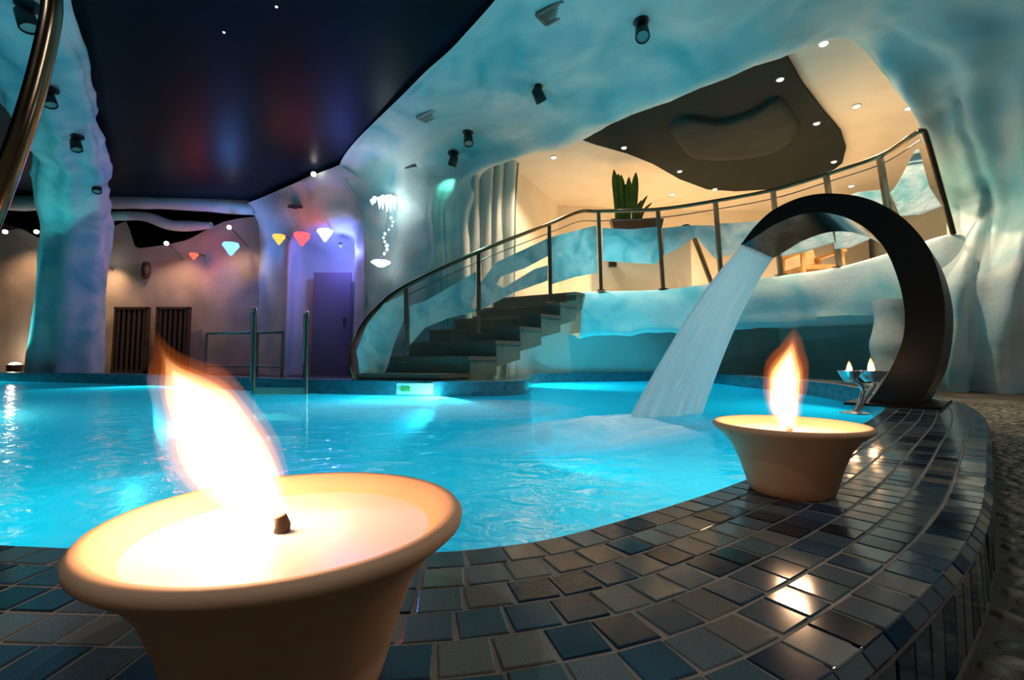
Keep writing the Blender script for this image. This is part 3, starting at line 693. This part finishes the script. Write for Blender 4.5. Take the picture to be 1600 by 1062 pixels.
# ------------------------------------------------------------------ flame bowls
def flame_mesh(pts, flat=.8):                 # pts: (Vector, half width, half depth)
    mb = MB(); seg = 18; P = [p[0] for p in pts]; n_ = (len(pts) - 1) * 6 + 1; rows = []
    for i in range(n_):
        u = i / (n_ - 1); c = sval(P, u); w = sval([Vector((p[1], p[2], 0)) for p in pts], u)
        tn = sval(P, min(1, u + .02)) - sval(P, max(0, u - .02)); tn.normalize()
        a = Vector((tn.z, 0, -tn.x)); a.normalize(); b = Vector((0, 1, 0))
        wob = lambda k: 1 + .30 * u * noise.noise(Vector((math.cos(6.2832 * k / seg) * 1.3, math.sin(6.2832 * k / seg) * 1.3, u * 5 + P[0].x * 9)))
        rows.append([c + a * (max(.0004, w.x) * wob(k) * math.cos(6.2832 * k / seg)) + b * (max(.0004, w.y) * wob(k) * math.sin(6.2832 * k / seg)) for k in range(seg)])
    mb.grid(rows, closed=True); mb.f.append(tuple(range(seg))[::-1]); mb.f.append(tuple(len(mb.v) - seg + k for k in range(seg)))
    return mb
SHELLS = [('flame_plume', 1.22, flame_mat('flame_plume_glow', (1, .20, .03), 9)), ('flame_mantle', 1.06, flame_mat('flame_mantle_glow', (1, .30, .07), 26)), ('flame_body', .90, flame_mat('flame_body_glow', (1, .48, .18), 90)), ('flame_core', .68, flame_mat('flame_core_glow', (1, .62, .34), 240))]
M['flame2'] = flame_mat('flame_glow_small', (1, .50, .2), 300)
def bowl(loc, label, wick, flame, lens, watt, lpos):
    r_ = root('flame_bowl', loc, label, 'candle bowl'); k = 1.0
    prof = [(.0, .0), (.056, 0), (.060, .003), (.064, .015), (.073, .045), (.083, .070), (.096, .088), (.108, .097), (.1125, .101), (.113, .1055), (.110, .109), (.104, .1085), (.097, .103), (.090, .097), (.084, .092), (.0, .086)]
    part('bowl', MB().lathe(prof, 72, loc), M['terracotta'], r_, 60)
    part('wax', MB().lathe([(.0, .0945), (.05, .0945), (.088, .0962), (.091, .097), (.090, .092), (0, .09)], 56, loc), M['wax'], r_, 60)
    w = loc + Vector(wick)
    part('wick', MB().tube([w, w + Vector((.0005, 0, .006)), w + Vector((-.001, -.001, .012))], [.0052, .005, .004], 10), M['wick'], r_, 60)
    for (nm_, k_, m_), ln in zip(SHELLS, lens):
        n_ = len(flame) - 1; fp_ = []
        for i in range(n_ + 1):               # inner shells stop short of the tip
            u = i / n_ * ln; c_ = sval([q[0] for q in flame], u); w_ = sval([Vector((q[1], q[2], 0)) for q in flame], u)
            tap = 1 if ln >= 1 else (1 - (i / n_) ** 4)
            fp_.append((c_, w_.x * k_ * tap, w_.y * k_ * tap))
        part(nm_, flame_mesh(fp_), m_, r_, 60)
    light('POINT', 'flame_light', lpos, watt, (1, .62, .36), .022, r_)
    return r_
B1 = Vector((-.147, .322, 0)); Y1 = .325
def fl(px, py, Y, hw, hd): return (at(px, py, Y), hw * Y / F_PX, hd * Y / F_PX)
f1 = [fl(438, 822, Y1, 9, 9), fl(418, 796, Y1, 36, 28), fl(372, 735, Y1, 62, 46), fl(332, 672, Y1, 64, 48), fl(300, 622, Y1, 52, 40), fl(274, 586, Y1, 33, 26), fl(256, 554, Y1, 15, 13), fl(240, 516, Y1, 2, 2)]
w1 = at(440, 838, Y1)
bowl(B1, 'large pale terracotta flame bowl in the left foreground with leaning flame', (w1.x - B1.x, w1.y - B1.y, .0935), f1, (1, .93, .86, .76), FLAME_W * .72, at(360, 690, Y1))
B2 = Vector((.447, .768, 0)); Y2 = .765
f2 = [fl(1233, 674, Y2, 7, 7), fl(1229, 655, Y2, 17, 14), fl(1225, 625, Y2, 23, 18), fl(1227, 592, Y2, 28, 20), fl(1233, 560, Y2, 22, 16), fl(1239, 534, Y2, 12, 9), fl(1241, 510, Y2, 1, 1)]
w2 = at(1233, 678, Y2)
bowl(B2, 'pale terracotta flame bowl with upright flame near the ring fountain', (w2.x - B2.x, w2.y - B2.y, .0935), f2, (1, .92, .84, .74), FLAME_W, at(1229, 600, Y2))

# chrome twin tea-light holder at the foot of the ring
hb = Vector((onz(1336, 646, 0).x, onz(1336, 646, 0).y, .0)); hb = Vector((1.335, 1.86, 0.0)) if hb.y > 3 else hb
hY = hb.y
hr = root('candle_holder', hb, 'small chrome candle holder with two cups beside the ring fountain', 'candle holder')
part('base', MB().lathe([(.0, 0), (.05, 0), (.052, .004), (.02, .010), (0, .012)], 24, hb), M['chrome'], hr, 60)
part('stem', MB().tube(spline([hb + Vector((0, 0, .008)), at(1346, 622, hY), at(1347, 606, hY), at(1338, 596, hY), at(1322, 594, hY)], 8), .008, 8), M['chrome'], hr, 60)
part('stem', MB().tube(spline([hb + Vector((.01, 0, .008)), at(1352, 622, hY), at(1364, 604, hY), at(1366, 598, hY)], 8), .008, 8), M['chrome'], hr, 60)
for cx_, cy_, nm, wd in ((1328, 586, 'on the left arm', 16), (1362, 586, 'on the right arm', 21)):
    c = at(cx_, cy_ + 10, hY); r0 = wd * hY / F_PX
    part('cup', MB().lathe([(.0, 0), (r0 * .45, 0), (r0 * .75, .02), (r0, .042), (r0 * .95, .043), (r0 * .68, .022), (0, .006)], 24, c), M['chrome'], hr, 60)
    tl_ = root('tea_light', c + Vector((0, 0, .012)), 'lit tea light in the chrome cup ' + nm, 'candle')
    part('wax', MB().lathe([(0, .0), (r0 * .55, .0), (r0 * .7, .016), (0, .018)], 20, c + Vector((0, 0, .013))), M['wax'], tl_, 60)
    cz = c + Vector((0, 0, .032))
    k_ = 1.0 if wd < 20 else 1.25
    part('flame', flame_mesh([(cz, .002, .002), (cz + Vector((0, 0, .012)), .011 * k_, .010), (cz + Vector((0, 0, .03 * k_)), .008 * k_, .008), (cz + Vector((0, 0, .05 * k_)), .001, .001)]), M['flame2'], tl_, 60)
    light('POINT', 'tea_light_glow', cz + Vector((0, 0, .025)), .35, (1, .55, .25), .012, tl_)

# ------------------------------------------------------------------ rails round the pool
hp = [Vector((-.87, .50, 0)), Vector((-.866, .515, .06)), Vector((-.835, .57, .15)), at(-85, 505, .63), at(-38, 395, .64), at(1, 297, .645), at(36, 200, .66), at(62, 110, .68), at(80, 25, .70), at(90, -60, .73), Vector((-.735, .80, .96)), Vector((-.86, .88, 1.06)), Vector((-1.06, .94, 1.10)), Vector((-1.25, .97, 1.05)), Vector((-1.34, .98, .85)), Vector((-1.36, .98, .4)), Vector((-1.36, .98, -.35))]
hpr = root('pool_handrail', hp[0], 'polished bronze pool handrail crossing the upper left corner', 'handrail')
part('pipe', MB().tube(spline(hp, 8), .0135, 16), M['bronze'], hpr, 60)
part('flange', MB().lathe([(.036, .002), (.036, .007), (.022, .012), (.0135, .012)], 24, hp[0]), M['bronze'], hpr, 60)
# ladder
ld = at(440, 596, 5.55); ld.z = DECK_Z
lr_ = root('pool_ladder', ld, 'steel pool ladder with two tall uprights on the far pool edge', 'ladder')
for x_, top_, m_ in ((398, 482, M['black']), (480, 488, M['steel'])):
    a0 = at(x_, 640, 4.95); a1 = at(x_, top_ + 6, 5.0); a2 = at(x_, top_, 5.12); a3 = at(x_ - 3, top_ + 4, 5.3); a4 = at(x_ - 4, 600, 5.6); a4.z = DECK_Z
    a0.z = -.75
    part('upright', MB().tube(spline([a0, a0.lerp(a1, .5), a0.lerp(a1, .9), a1, a2, a3, a3.lerp(a4, .2), a4], 6), .021, 10), M['steel'], lr_, 60)
for z in (-.12, -.38, -.62):
    p0 = at(398, 600, 4.97); p1 = at(480, 600, 4.97); p0.z = p1.z = z; part('rung', MB().bar(p0, p1, .08, .03), M['steel'], lr_)
# low guard rail behind
g0 = at(320, 590, 6.9); g1 = at(440, 590, 6.6); g0.z = g1.z = DECK_Z
gl_ = root('guard_rail', (g0 + g1) / 2, 'low thin metal guard rail behind the pool ladder', 'railing')
for g in (g0, g1, g0.lerp(g1, .68)):
    part('post', MB().tube([g, Vector((g.x, g.y, .60))], .018, 8), M['steel'], gl_, 60)
part('top_rail', MB().tube([Vector((g0.x, g0.y, .60)), Vector((g1.x, g1.y, .60))], .018, 8), M['steel'], gl_, 60)
part('lower_rail', MB().tube([Vector((g0.x, g0.y, .12)), Vector((g1.x, g1.y, .12))], .012, 8), M['steel'], gl_, 60)
# slatted screens
for x0, x1, lab in ((181, 234, 'dark slatted wooden door nearer the leaning pillar'), (246, 298, 'dark slatted wooden door behind the tall left flame')):
    a = at(x0, 480, 10.3); b = at(x1, 480, 10.3); zt = a.z
    s_ = root('slatted_door', ((a.x + b.x) / 2, 10.3, DECK_Z), lab, 'door'); w = b.x - a.x
    part('frame', MB().box(((a.x + b.x) / 2, 10.3, zt - .02), (w, .08, .05)).box(((a.x + b.x) / 2, 10.3, DECK_Z + .04), (w, .08, .08)).box((a.x + .02, 10.3, (zt + DECK_Z) / 2), (.04, .08, zt - DECK_Z)).box((b.x - .02, 10.3, (zt + DECK_Z) / 2), (.04, .08, zt - DECK_Z)), M['wood'], s_)
    part('backing', MB().box(((a.x + b.x) / 2, 10.34, (zt + DECK_Z) / 2), (w - .06, .02, zt - DECK_Z - .06)), M['black'], s_)
    for k in range(6):
        xk = a.x + .09 + (w - .18) * k / 5
        part('slat', MB().bar((xk, 10.29, DECK_Z + .08), (xk, 10.29, zt - .05), .055, .03), M['wood'], s_)
# niche door
a = at(491, 426, 9.62); b = at(549, 426, 9.62)
dr = MB().box(((a.x + b.x) / 2, 9.62, (a.z + DECK_Z) / 2), (b.x - a.x, .05, a.z - DECK_Z))
d1 = struct('door_1', dr, M['door'], 'plain door in the blue-lit niche')
part('door_handle', MB().box((b.x - .1, 9.57, 1.0), (.03, .04, .14)), M['steel'], d1)
# depth marker plate on the far pool wall
mp_ = at(648, 618, 4.66)
dm = root('depth_marker', (mp_.x, 4.66, -.12), 'pale green marker plate on the far pool edge', 'sign')
part('plate', MB().box((mp_.x, 4.67, -.075), (.36, .03, .11)), M['plate'], dm); part('mark', MB().box((mp_.x - .09, 4.653, -.075), (.09, .006, .045)), M['leaf'], dm)

# ------------------------------------------------------------------ lamps
# underwater lamps, fixed to the basin walls
pool_spots = [(-.65, 4.62, 'under the far edge below the stairs'), (-5.2, 6.55, 'on the far wall left of the ladder'), (.42, 6.35, 'in the corner under the stairs'), (-9.3, 7.75, 'at the far left end'), (-1.2, .86, 'on the near wall left of the big bowl'), (.65, 1.26, 'on the near wall below the upright bowl'), (2.35, 3.5, 'on the wall beyond the ring fountain'), (-4.2, 1.75, 'on the near wall far left')]
for x, y, w in pool_spots:
    p = Vector((x, y, -.36 if x == -.65 else -.8)); c = Vector((-2.0, 3.6, p.z)); d = (c - p).normalized() if x != .42 else Vector((.8, .6, 0))
    q = Vector((0, 0, 1)).rotation_difference(d).to_matrix()
    u_ = root('underwater_lamp', p, 'round underwater pool lamp ' + w, 'lamp', 'underwater pool lamps')
    part('housing', MB().lathe([(.13, -.06), (.14, .0), (.13, .02), (.10, .02)], 24, p, q), M['housing'], u_, 60)
    part('lens', MB().lathe([(.10, .015), (.07, .03), (0, .035)], 24, p, q), M['pool_lens'], u_, 60)
    light('SPOT', 'pool_light', p + d * .05, POOL_LAMP_W * {-.65: 3.4, -1.2: .55, .65: .5, 2.35: .6, -9.3: 1.1, .42: 2.2}.get(x, 1), ((.30, .95, .93) if x != -.65 else (.72, .97, 1)), .06, u_, aim=p + (d if x != .42 else Vector((.8, .6, 0))) * 2 + Vector((0, 0, .9)), cone=172, blend=.25)

def downlight(p, label, watt, color, cone=125, mat=None, r=.04, group=None, grp=None):
    o = root('downlight', p, label, 'ceiling light', group)
    part('trim', MB().lathe([(r * 1.35, .0), (r * 1.35, -.008), (r * 1.05, -.014), (r, -.006)], 20, p), M['trimring'], o, 60)
    part('bulb', MB().lathe([(r, -.006), (r * .75, -.020), (0, -.026)], 16, p), mat or M['bulb_w'], o, 60)
    if watt: light('SPOT', 'downlight_beam', p + Vector((0, 0, -.05)), watt, color, .04, o, cone=cone, blend=.8)
WARM = (1, .76, .52)
CZ = 3.47
for (px, py, lab) in ((1287, 67, 'topmost warm spotlight in the beige lounge ceiling'), (1338, 165, 'warm spotlight right of the dark ceiling panel'), (1420, 168, 'warm spotlight nearest the draped right wall'), (865, 245, 'warm spotlight above the lounge side wall'), (963, 284, 'warm spotlight just above the tall plant'),
                      (1050, 303, 'warm spotlight between the plant and the dark panel'), (1358, 250, 'warm spotlight above the balustrade end'), (1330, 290, 'small warm spotlight low over the ring fountain')):
    downlight(onz(px, py, CZ), lab, LOUNGE_W, WARM)
for (px, py, lab) in ((1219, 123, 'bright cool spotlight at the upper corner of the dark panel'), (1276, 192, 'cool spotlight on the right edge of the dark panel'), (1303, 252, 'cool spotlight at the rounded right end of the dark panel'), (1221, 293, 'cool spotlight on the lower right rim of the dark panel'), (1117, 295, 'cool spotlight on the lower rim of the dark panel'), (1062, 267, 'cool spotlight at the lower left of the dark panel'), (975, 230, 'cool spotlight at the left tip of the dark panel')):
    downlight(onz(px, py, PZ), lab, 4, (.9, .95, 1), mat=M['bulb_c'], r=.034)
# warm lamps of the hall's back wall
for (px, py, Y, lab) in ((8, 362, 9.9, 'white spotlight at the far left edge of the hall'), (57, 362, 9.9, 'small white spotlight left of the leaning pillar'), (160, 405, 10.2, 'small warm spotlight right of the leaning pillar'), (260, 380, 10.0, 'white spotlight above the slatted doors'), (358, 355, 9.8, 'white spotlight above the blue glowing lamp'), (490, 272, 8.2, 'tiny spotlight in the coved ceiling above the niche')):
    p = at(px, py, Y)
    o = root('spot_lamp', p, lab, 'spotlight')
    part('bulb', MB().lathe([(0, -.045), (.035, -.03), (.045, 0), (.035, .03), (0, .045)], 16, p), M['bulb_w'], o, 60)
    part('arm', MB().tube([p + Vector((0, .03, .02)), Vector((p.x, 10.54, p.z - .25)) if px != 490 else p + Vector((0, .3, .12))], .012, 8), M['steel'], o, 60)
    if px != 490: light('SPOT', 'hall_beam', p + Vector((0, -.10, -.05)), HALL_W, (1, .62, .36), .05, o, aim=p + Vector((0, .35, -1.6)), cone=120, blend=.9)
for x, y, lab in ((1.9, -.6, 'added white fill downlight out of view above the near deck'), (-1.9, -.9, 'added white fill downlight out of view above the near coping'), (4.2, 1.2, 'added white fill downlight out of view above the right deck')):
    downlight(Vector((x, y, 3.67 if x < 4 else 3.3)), lab, ROOM_FILL_W, (.88, .93, 1), cone=140)  # added fill lamps out of view, brighten the coping, bowls and deck
# coloured crystal lamps
def crystal(px, py, Y, r, color, lab, watt, glow=2.6):
    p = at(px, py, Y); m = emit('crystal_glow', color, glow)
    o = root('crystal_lamp', p, lab, 'lamp')
    k = 7; mb = MB(); prof = [(0, r * .55), (r * .9, r * .5), (r, r * .2), (r * .55, -r * .4), (r * .2, -r * .95), (0, -r * 1.1)]
    part('crystal', mb.lathe(prof, k, p), m, o)
    part('bracket', MB().tube([p + Vector((0, 0, r * .5)), p + Vector((0, .15, r * .8)), p + Vector((0, .4, r * .8))], .012, 8), M['steel'], o, 60)
    light('POINT', 'crystal_light', p + Vector((0, -r - .05, 0)), watt, color, .06, o)
crystal(361, 386, 9.8, .17, (.10, .30, 1), 'big bright blue crystal lamp on the back wall', 30, 4)
crystal(303, 399, 10.1, .09, (1, .08, .05), 'small red crystal lamp above the slatted door', 9)
crystal(436, 372, 8.8, .12, (1, .30, .05), 'orange crystal lamp left of the pink-red one', 6)
crystal(472, 371, 8.95, .16, (1, .07, .09), 'pink-red crystal lamp at the niche edge', 7)
crystal(508, 365, 8.65, .15, (.45, .62, .9), 'pale white-blue crystal lamp at the top of the niche', 3)
pq = at(505, 412, 9.5); light_n = root('niche_lamp', at(532, 384, 9.15), 'small blue lamp in the niche vault', 'lamp')
part('bulb', MB().lathe([(0, -.04), (.04, 0), (0, .04)], 12, wloc(light_n)), emit('niche_blue', (.1, .2, 1), 4), light_n, 60)
part('cap', MB().lathe([(.045, .02), (.03, .06), (0, .065)], 12, wloc(light_n)), M['steel'], light_n, 60)
light('POINT', 'niche_light', wloc(light_n) + Vector((0, -.1, -.1)), 42, (.16, .20, 1), .05, light_n)
# icicle chandelier on the hall wall
ic = at(605, 315, 7.75); M['icicle'] = emit('icicle_glow', (.70, .95, 1), 1.8)
io = root('icicle_lamp', ic, 'white icicle cluster lamp with a string of crystals on the teal wall', 'lamp')
irn = random.Random(2)
for k in range(9):
    dx = (k - 4) * .065; h = (.30 - .05 * abs(k - 4.5)) * irn.uniform(.8, 1.15); b = ic + Vector((dx, irn.uniform(-.06, .04), .10 - abs(k - 4) * .015))
    part('icicle', MB().lathe([(0, .03), (.045, .0), (.035, -h * .35), (.008, -h), (0, -h)], 6, b), M['icicle'], io)
for k in range(10):
    b = at(611 - k * 1.4 + 5 * math.sin(k), 340 + k * 6.2, 7.75); s_ = irn.uniform(.02, .042)
    part('crystal_bead', MB().lathe([(0, s_), (s_, 0), (0, -s_ * 1.3)], 6, b), M['icicle'], io)
b = at(595, 412, 7.75); part('crystal_dish', MB().lathe([(0, .06), (.14, .05), (.17, .02), (.06, -.05), (0, -.06)], 9, b), M['icicle'], io)
part('cord', MB().tube([ic, at(606, 340, 7.8), b], .006, 6), M['steel'], io)
light('POINT', 'icicle_light', ic + Vector((0, -.25, -.05)), 9, (.75, .95, 1), .08, io)
# floor uplight, far left
fu = at(25, 552, 10.1); fu.z = DECK_Z
o = root('floor_uplight', fu, 'small warm floor uplight at the far left wall', 'lamp')
part('can', MB().lathe([(.12, 0), (.14, .2), (.11, .22)], 16, fu), M['wood'], o, 60); part('bulb', MB().lathe([(.11, .215), (.06, .25), (0, .26)], 16, fu), M['bulb_w'], o, 60)
light('POINT', 'uplight_glow', fu + Vector((0, -.05, .40)), 9, WARM, .05, o)
up = Vector((-9.75, 8.75, DECK_Z)); o = root('pillar_fill_uplight', up, 'added teal fill uplight at the foot of the leaning pillar', 'lamp')  # added fixture, there to tint the pillar's left side teal
part('can', MB().lathe([(.09, 0), (.10, .10), (.08, .11)], 16, up), M['black'], o, 60); part('lens', MB().lathe([(.08, .105), (.05, .115), (0, .118)], 16, up), emit('teal_lens', (.1, .9, .9), 1.5), o, 60)
light('SPOT', 'pillar_fill_beam', up + Vector((0, 0, .14)), 190, (.10, .85, .85), .05, o, aim=(-8.2, 8.3, 2.9), cone=75, blend=.8)
# wall speaker
sp = at(228, 422, 10.35); o = root('wall_speaker', sp, 'small dark oval wall speaker above the slatted doors', 'speaker')
part('cabinet', MB().lathe([(0, -.2), (.07, -.17), (.095, -.05), (.095, .05), (.07, .17), (0, .2)], 16, sp), M['wood'], o, 60)
part('grille', MB().lathe([(0, -.15), (.05, -.12), (.06, 0), (.05, .12), (0, .15)], 12, sp + Vector((0, -.05, 0))), M['black'], o, 60)

# ceiling spotlights (black cylinders on base plates)
def spot(base, aim, label, watt=0, col=(.3, .85, .95), s=1.0, cone=70):
    base = Vector(base); o = root('ceiling_spotlight', base, label, 'spotlight')
    part('base_plate', MB().lathe([(.085 * s, 0), (.085 * s, -.03 * s), (.03 * s, -.045 * s)], 20, base), M['black'], o, 60)
    j = base + Vector((0, 0, -.14 * s)); part('stem', MB().tube([base, j], .016 * s, 8), M['black'], o, 60)
    d = (Vector(aim) - j).normalized(); q = Vector((0, 0, 1)).rotation_difference(d).to_matrix()
    hd_ = part('head', MB().lathe([(.03 * s, -.10 * s), (.062 * s, -.08 * s), (.07 * s, .07 * s), (.062 * s, .08 * s), (.055 * s, .06 * s)], 20, j, q), M['black'], o, 60)
    part('lens', MB().lathe([(.056 * s, .062 * s), (0, .066 * s)], 16, j, q), M['vent_pale'], hd_, 60)
    if watt: light('SPOT', 'spot_beam', j + d * .12, watt, col, .04, o, aim=aim, cone=cone, blend=.9)
def ceil(px, py, z): return onz(px, py, z)
spot(ceil(1003, 30, 3.50), (.95, 2.75, .3), 'black spotlight at the top of the teal ceiling beside the arch', 330, (1, .93, .87), cone=30)
spot(ceil(842, 132, 3.52), (1.7, 6.6, .9), 'black spotlight in the middle of the teal ceiling', 260, (.22, .85, .95), cone=52)
spot(ceil(732, 204, 3.52), (-.4, 5.7, .9), 'black spotlight low on the teal ceiling near the arch corner', 110, (.3, .9, .95), cone=60)
spot(ceil(708, 238, 3.45), (-1.5, 7.8, 1.6), 'greenish-lit black spotlight at the arch corner', 12, (.2, 1, .75))
spot(ceil(44, 6, 3.36), (-3, 4, 0), 'black spotlight at the top of the leaning pillar', 25, s=1.1)
spot(ceil(78, 138, 3.36), (-4, 5, 0), 'black spotlight beside the bronze handrail', 25)
spot(ceil(120, 212, 3.36), (-5, 6, 0), 'black spotlight halfway down the leaning pillar', 25)
spot(ceil(152, 282, 3.30), (-6, 7, 0), 'black spotlight at the bend of the leaning pillar', 15)
# vents
def vent(px, py, z, w, h, ang, label, mat, slats=5):
    c = ceil(px, py, z); Mz = Matrix.Rotation(R(ang), 3, 'Z'); o = root('ceiling_vent', c, label, 'vent')
    mb = MB()
    for dx, dy, a, b in ((0, h / 2, w, .03), (0, -h / 2, w, .03), (w / 2, 0, .03, h), (-w / 2, 0, .03, h)): mb.box(c + Mz @ Vector((dx, dy, -.012)), (a, b, .024), Mz)
    part('frame', mb, mat, o); part('duct', MB().box(c + Vector((0, 0, .005)), (w - .03, h - .03, .008), Mz), M['black'], o)
    for k in range(slats): part('slat', MB().box(c + Mz @ Vector((0, -h / 2 + h * (k + 1) / (slats + 1), -.012)), (w - .03, .018, .012), Mz), mat, o)
vent(866, 18, 3.55, .30, .17, -38, 'dark slatted air vent at the top of the teal ceiling', M['vent'])
vent(671, 180, 3.56, .34, .16, -40, 'pale air vent faint on the teal ceiling', M['vent_pale'], 4)
vent(645, 262, 3.40, .20, .14, -30, 'small brown air vent above the teal hall wall', M['vent'], 3)
vent(463, 323, 3.20, .26, .14, 40, 'small dark vent above the pink-red crystal lamp', M['black'], 3)
# star points in the dark ceiling
for (px, py, lab) in ((350, 50, 'star-like light point in the dark ceiling, the lower one'), (432, 10, 'star-like light point near the top of the dark ceiling')):
    p = onz(px, py, 3.668); o = root('star_light', p, lab, 'ceiling light')
    part('point', MB().lathe([(.014, 0), (.010, -.010), (0, -.013)], 10, p), M['star'], o, 60); part('collar', MB().lathe([(.022, .001), (.022, -.003), (.014, -.003)], 12, p), M['black'], o, 60)
